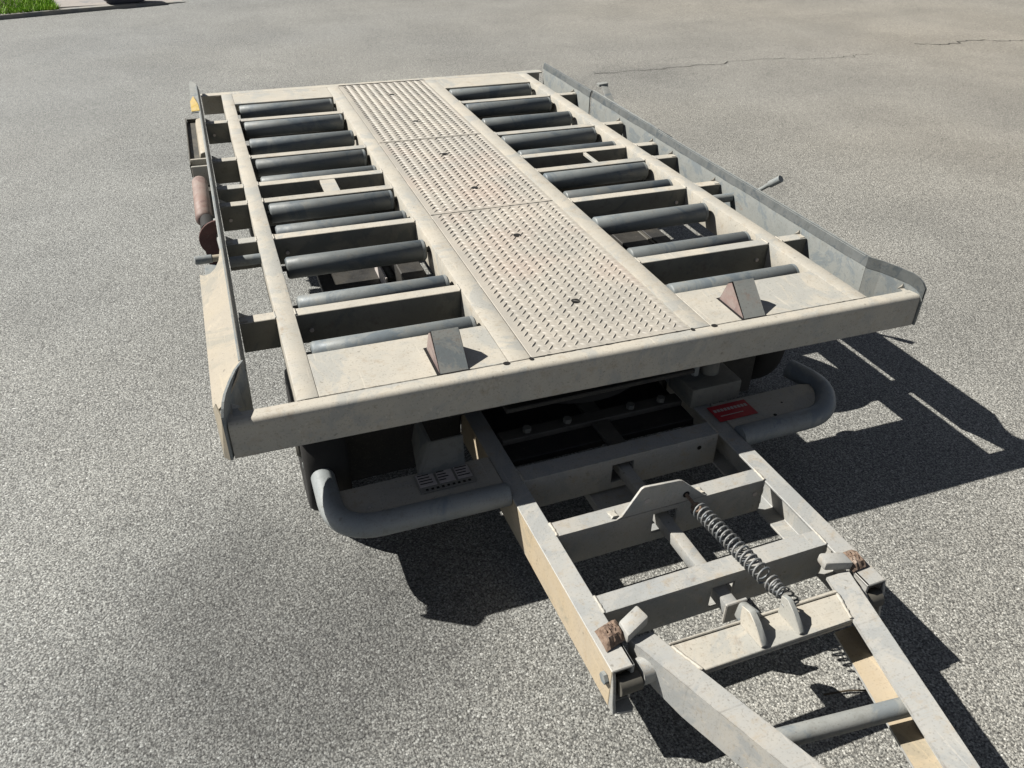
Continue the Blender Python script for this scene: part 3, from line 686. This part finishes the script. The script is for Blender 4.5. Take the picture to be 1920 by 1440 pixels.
# ------------------------------------------------------------------ hinged tow arm, rising gently towards the viewer
def A(x, y, z): return S(x, y, .205 - .1*(y+.55) + z)
def bar(s):
    """channel tow bar converging on the eye; open side faces inward"""
    def xin(y): return (-.187-.305*(y+.495)) if s < 0 else (.205+.29*(y+.520))
    def xo(y): return xin(y)+s*(.048 if s < 0 else .054)
    y0, y1 = (-.500, -1.16) if s < 0 else (-.505, -1.13)
    N = 10; t = .006; H = .085
    ys = [y0+(y1-y0)*i/N for i in range(N+1)]
    mb = MB()
    def hh(y): return H*min(1, .45+(y0-y)/.16)       # web is cut away below near the hinge
    for a, b_ in zip(ys[:-1], ys[1:]):
        mb.hexa([(xin(a), a, -t), (xo(a), a, -t), (xo(b_), b_, -t), (xin(b_), b_, -t), (xin(a), a, 0), (xo(a), a, 0), (xo(b_), b_, 0), (xin(b_), b_, 0)])
        mb.hexa([(xo(a)-s*t, a, -hh(a)), (xo(a), a, -hh(a)), (xo(b_), b_, -hh(b_)), (xo(b_)-s*t, b_, -hh(b_)), (xo(a)-s*t, a, -t), (xo(a), a, -t), (xo(b_), b_, -t), (xo(b_)-s*t, b_, -t)])
    lo = [y for y in [y0-.075+(y1-y0+.075)*i/N for i in range(N+1)]]
    for a, b_ in zip(lo[:-1], lo[1:]):
        mb.hexa([(xin(a), a, -H), (xo(a)-s*t, a, -H), (xo(b_)-s*t, b_, -H), (xin(b_), b_, -H), (xin(a), a, -H+t), (xo(a)-s*t, a, -H+t), (xo(b_)-s*t, b_, -H+t), (xin(b_), b_, -H+t)])
    # remove doubles so the pieces read as one bar
    o = mb.build('tow_bar', [M['drawbar'], M['tan']], dolly, xf=A)
    for f in o.data.polygons:
        if f.center.z - (.205-.1*(f.center.y+.55)) < -.06 and abs(f.normal.z) > .7: f.material_index = 1
    bm = bmesh.new(); bm.from_mesh(o.data); bmesh.ops.remove_doubles(bm, verts=bm.verts, dist=.0004)
    seen = {}
    for f in list(bm.faces):
        k = tuple(sorted(v.index for v in f.verts))
        if k in seen:
            if seen[k].is_valid: bm.faces.remove(seen[k])
            bm.faces.remove(f)
        else: seen[k] = f
    bm.to_mesh(o.data); bm.free()
    # end lug round the hinge pin
    yy = -.545
    MB().tube([(xo(-.53)+s*.012, yy, -.042), (xin(-.53)+s*.012, yy, -.042)], .026, 18).build('hinge_sleeve', M['drawbar'], o, xf=A)
    return o, xin, xo
lb, lin, lout = bar(-1); rb_, rin, rout = bar(1)
# cross channel between the bars
def cl(y): return lin(y)+.002
cc = MB()
cc.hexa([(lin(-.540), -.540, -.006), (rin(-.540), -.548, -.006), (rin(-.54), -.54, -.0061), (lin(-.54), -.536, -.0061), (lin(-.540), -.5405, .003), (rin(-.540), -.5485, .003), (rin(-.54), -.540, .003), (lin(-.54), -.536, .003)])
cc.hexa([(lin(-.612), -.612, -.008), (rin(-.612), -.616, -.008), (rin(-.540), -.5485, -.008), (lin(-.540), -.5405, -.008), (lin(-.612), -.612, -.001), (rin(-.612), -.616, -.001), (rin(-.540), -.5485, -.001), (lin(-.540), -.5405, -.001)])
cc.hexa([(lin(-.612), -.612, -.016), (rin(-.612), -.616, -.016), (rin(-.612), -.610, -.016), (lin(-.612), -.606, -.016), (lin(-.612), -.6121, -.008), (rin(-.612), -.6161, -.008), (rin(-.612), -.610, -.008), (lin(-.612), -.606, -.008)])
cc.build('cross_channel', M['cream'], dolly, .0015, xf=A)
weld((lin(-.54)+.002, -.545, .0005), (lin(-.612)+.002, -.610, .0005), .004, A)
weld((rin(-.545)-.002, -.550, .0005), (rin(-.612)-.002, -.612, .0005), .004, A)
# latch hook and spring bracket welded on the channel
def fin(name, x, wd, lean, h, mat, yn=-.609, yf=-.545, nose=0):
    pr = [(yn, 0), (yn-.001, .006), (yn+.030, h*.72), (yf-.012, h), (yf+.004+nose, h*.9), (yf+nose, h*.3), (yf, 0)]
    n = len(pr); mb = MB()
    for k, xx in ((0, x), (1, x+wd)):
        mb.v += [(xx+lean*z, y, z-.001) for y, z in pr]
    mb.f = [list(range(n))[::-1], list(range(n, 2*n))] + [[i, (i+1) % n, n+(i+1) % n, n+i] for i in range(n)]
    o = mb.build(name, [mat, M['cream']], dolly, .0012, 1, xf=A)
    for f in o.data.polygons:
        if f.normal.x < -.6: f.material_index = 1
    return o
lh = fin('latch_hook', -.024, .014, .05, .046, M['galv'], nose=.006)
fin('spring_bracket', .060, .011, .05, .046, M['galv'], nose=0)
MB().hexa([(-.016, -.555, -.02), (.020, -.555, -.02), (.022, -.500, -.03), (-.004, -.500, -.03), (-.010, -.552, .030), (.014, -.552, .026), (.020, -.502, .006), (.000, -.502, .010)]).build('latch_nose', M['galv'], dolly, .007, 3, xf=A)
MB().box(-.188, -.150, -.800, -.765, -.085, -.072).build('jack_bracket', M['tan'], dolly, .002, xf=A)
# round brace tube across the tow arm
MB().tube([(lin(-.76)-.02, -.757, -.032), (rin(-.79)+.02, -.790, -.032)], .0175, 20).build('brace_tube', M['galv'], dolly, smooth=60, xf=A)
# far end of the arm with the towing eye, just outside the picture
te = MB(); te.hexa([(-.03, -1.10, -.07), (.055, -1.10, -.07), (.030, -1.27, -.055), (-.005, -1.27, -.055), (-.03, -1.10, -.01), (.055, -1.10, -.01), (.030, -1.27, -.02), (-.005, -1.27, -.02)])
te.build('tow_tongue', M['drawbar'], dolly, .004, xf=A)
eye = [Vector((.0125+.042*math.cos(a*math.pi/12), -1.305+.042*math.sin(a*math.pi/12), -.037)) for a in range(25)]
MB().tube(eye, .013, 10, cap=False).build('tow_eye', M['under'], dolly, smooth=60, xf=A)

# ------------------------------------------------------------------ return spring
def helix(mb, p0, p1, r0, r1, turns, wire, n=12, ph=0):
    p0, p1 = Vector(p0), Vector(p1); d = (p1-p0).normalized(); a = d.orthogonal().normalized(); b_ = d.cross(a)
    K = int(turns*n); path = []
    for i in range(K+1):
        t = i/K; an = ph+2*math.pi*turns*t; r_ = r0+(r1-r0)*t
        path.append(p0.lerp(p1, t)+r_*(math.cos(an)*a+math.sin(an)*b_))
    mb.tube(path, wire, 6)
    return path
P0, P1 = Vector(S(.072, -.244, .205)), Vector(S(.076, -.478, .226))
spm = MB()
pa = helix(spm, P0, P1, .0170, .0170, 17, .0023)
Q0, Q1 = P1+(P1-P0).normalized()*.014, P1+(P1-P0).normalized()*.052
pb_ = helix(spm, Q0, Q1, .0170, .010, 4, .0023, ph=1)
spm.tube([pa[-1], (pa[-1]+pb_[0])/2+Vector((.004, 0, .006)), pb_[0]], .0022, 6)
E1 = Q1+Vector((-.002, -.012, -.004))
ring = [E1+Vector((.012*math.cos(a*math.pi/8), .012*math.sin(a*math.pi/8)-.01, .002*math.sin(a))) for a in range(17)]
spm.tube([pb_[-1]]+ring, .0024, 6)
spr = spm.build('return_spring', M['spring'], dolly, smooth=80)
eb = MB()
e0 = Vector(S(.060, -.212, .222)); e1 = Vector(S(.068, -.232, .210))
eb.tube([e0+Vector((0, .03, .012)), e0, e1], .004, 8)
rg = [e1+Vector((.002, -.010, -.004))+.009*(math.cos(a*math.pi/8)*Vector((.95, -.1, .3))+math.sin(a*math.pi/8)*Vector((.1, -.8, -.55))) for a in range(17)]
eb.tube(rg, .0035, 8, cap=False)
eb.build('eye_bolt', M['rust'], dolly, smooth=60)
hk = MB(); hk.tube([e1+Vector((.002, -.014, -.008)), e1+Vector((.006, -.006, -.002)), pa[0]+Vector((0, .006, 0)), pa[0]], .0022, 6)
hk.build('spring_hook', M['spring'], dolly, smooth=60)
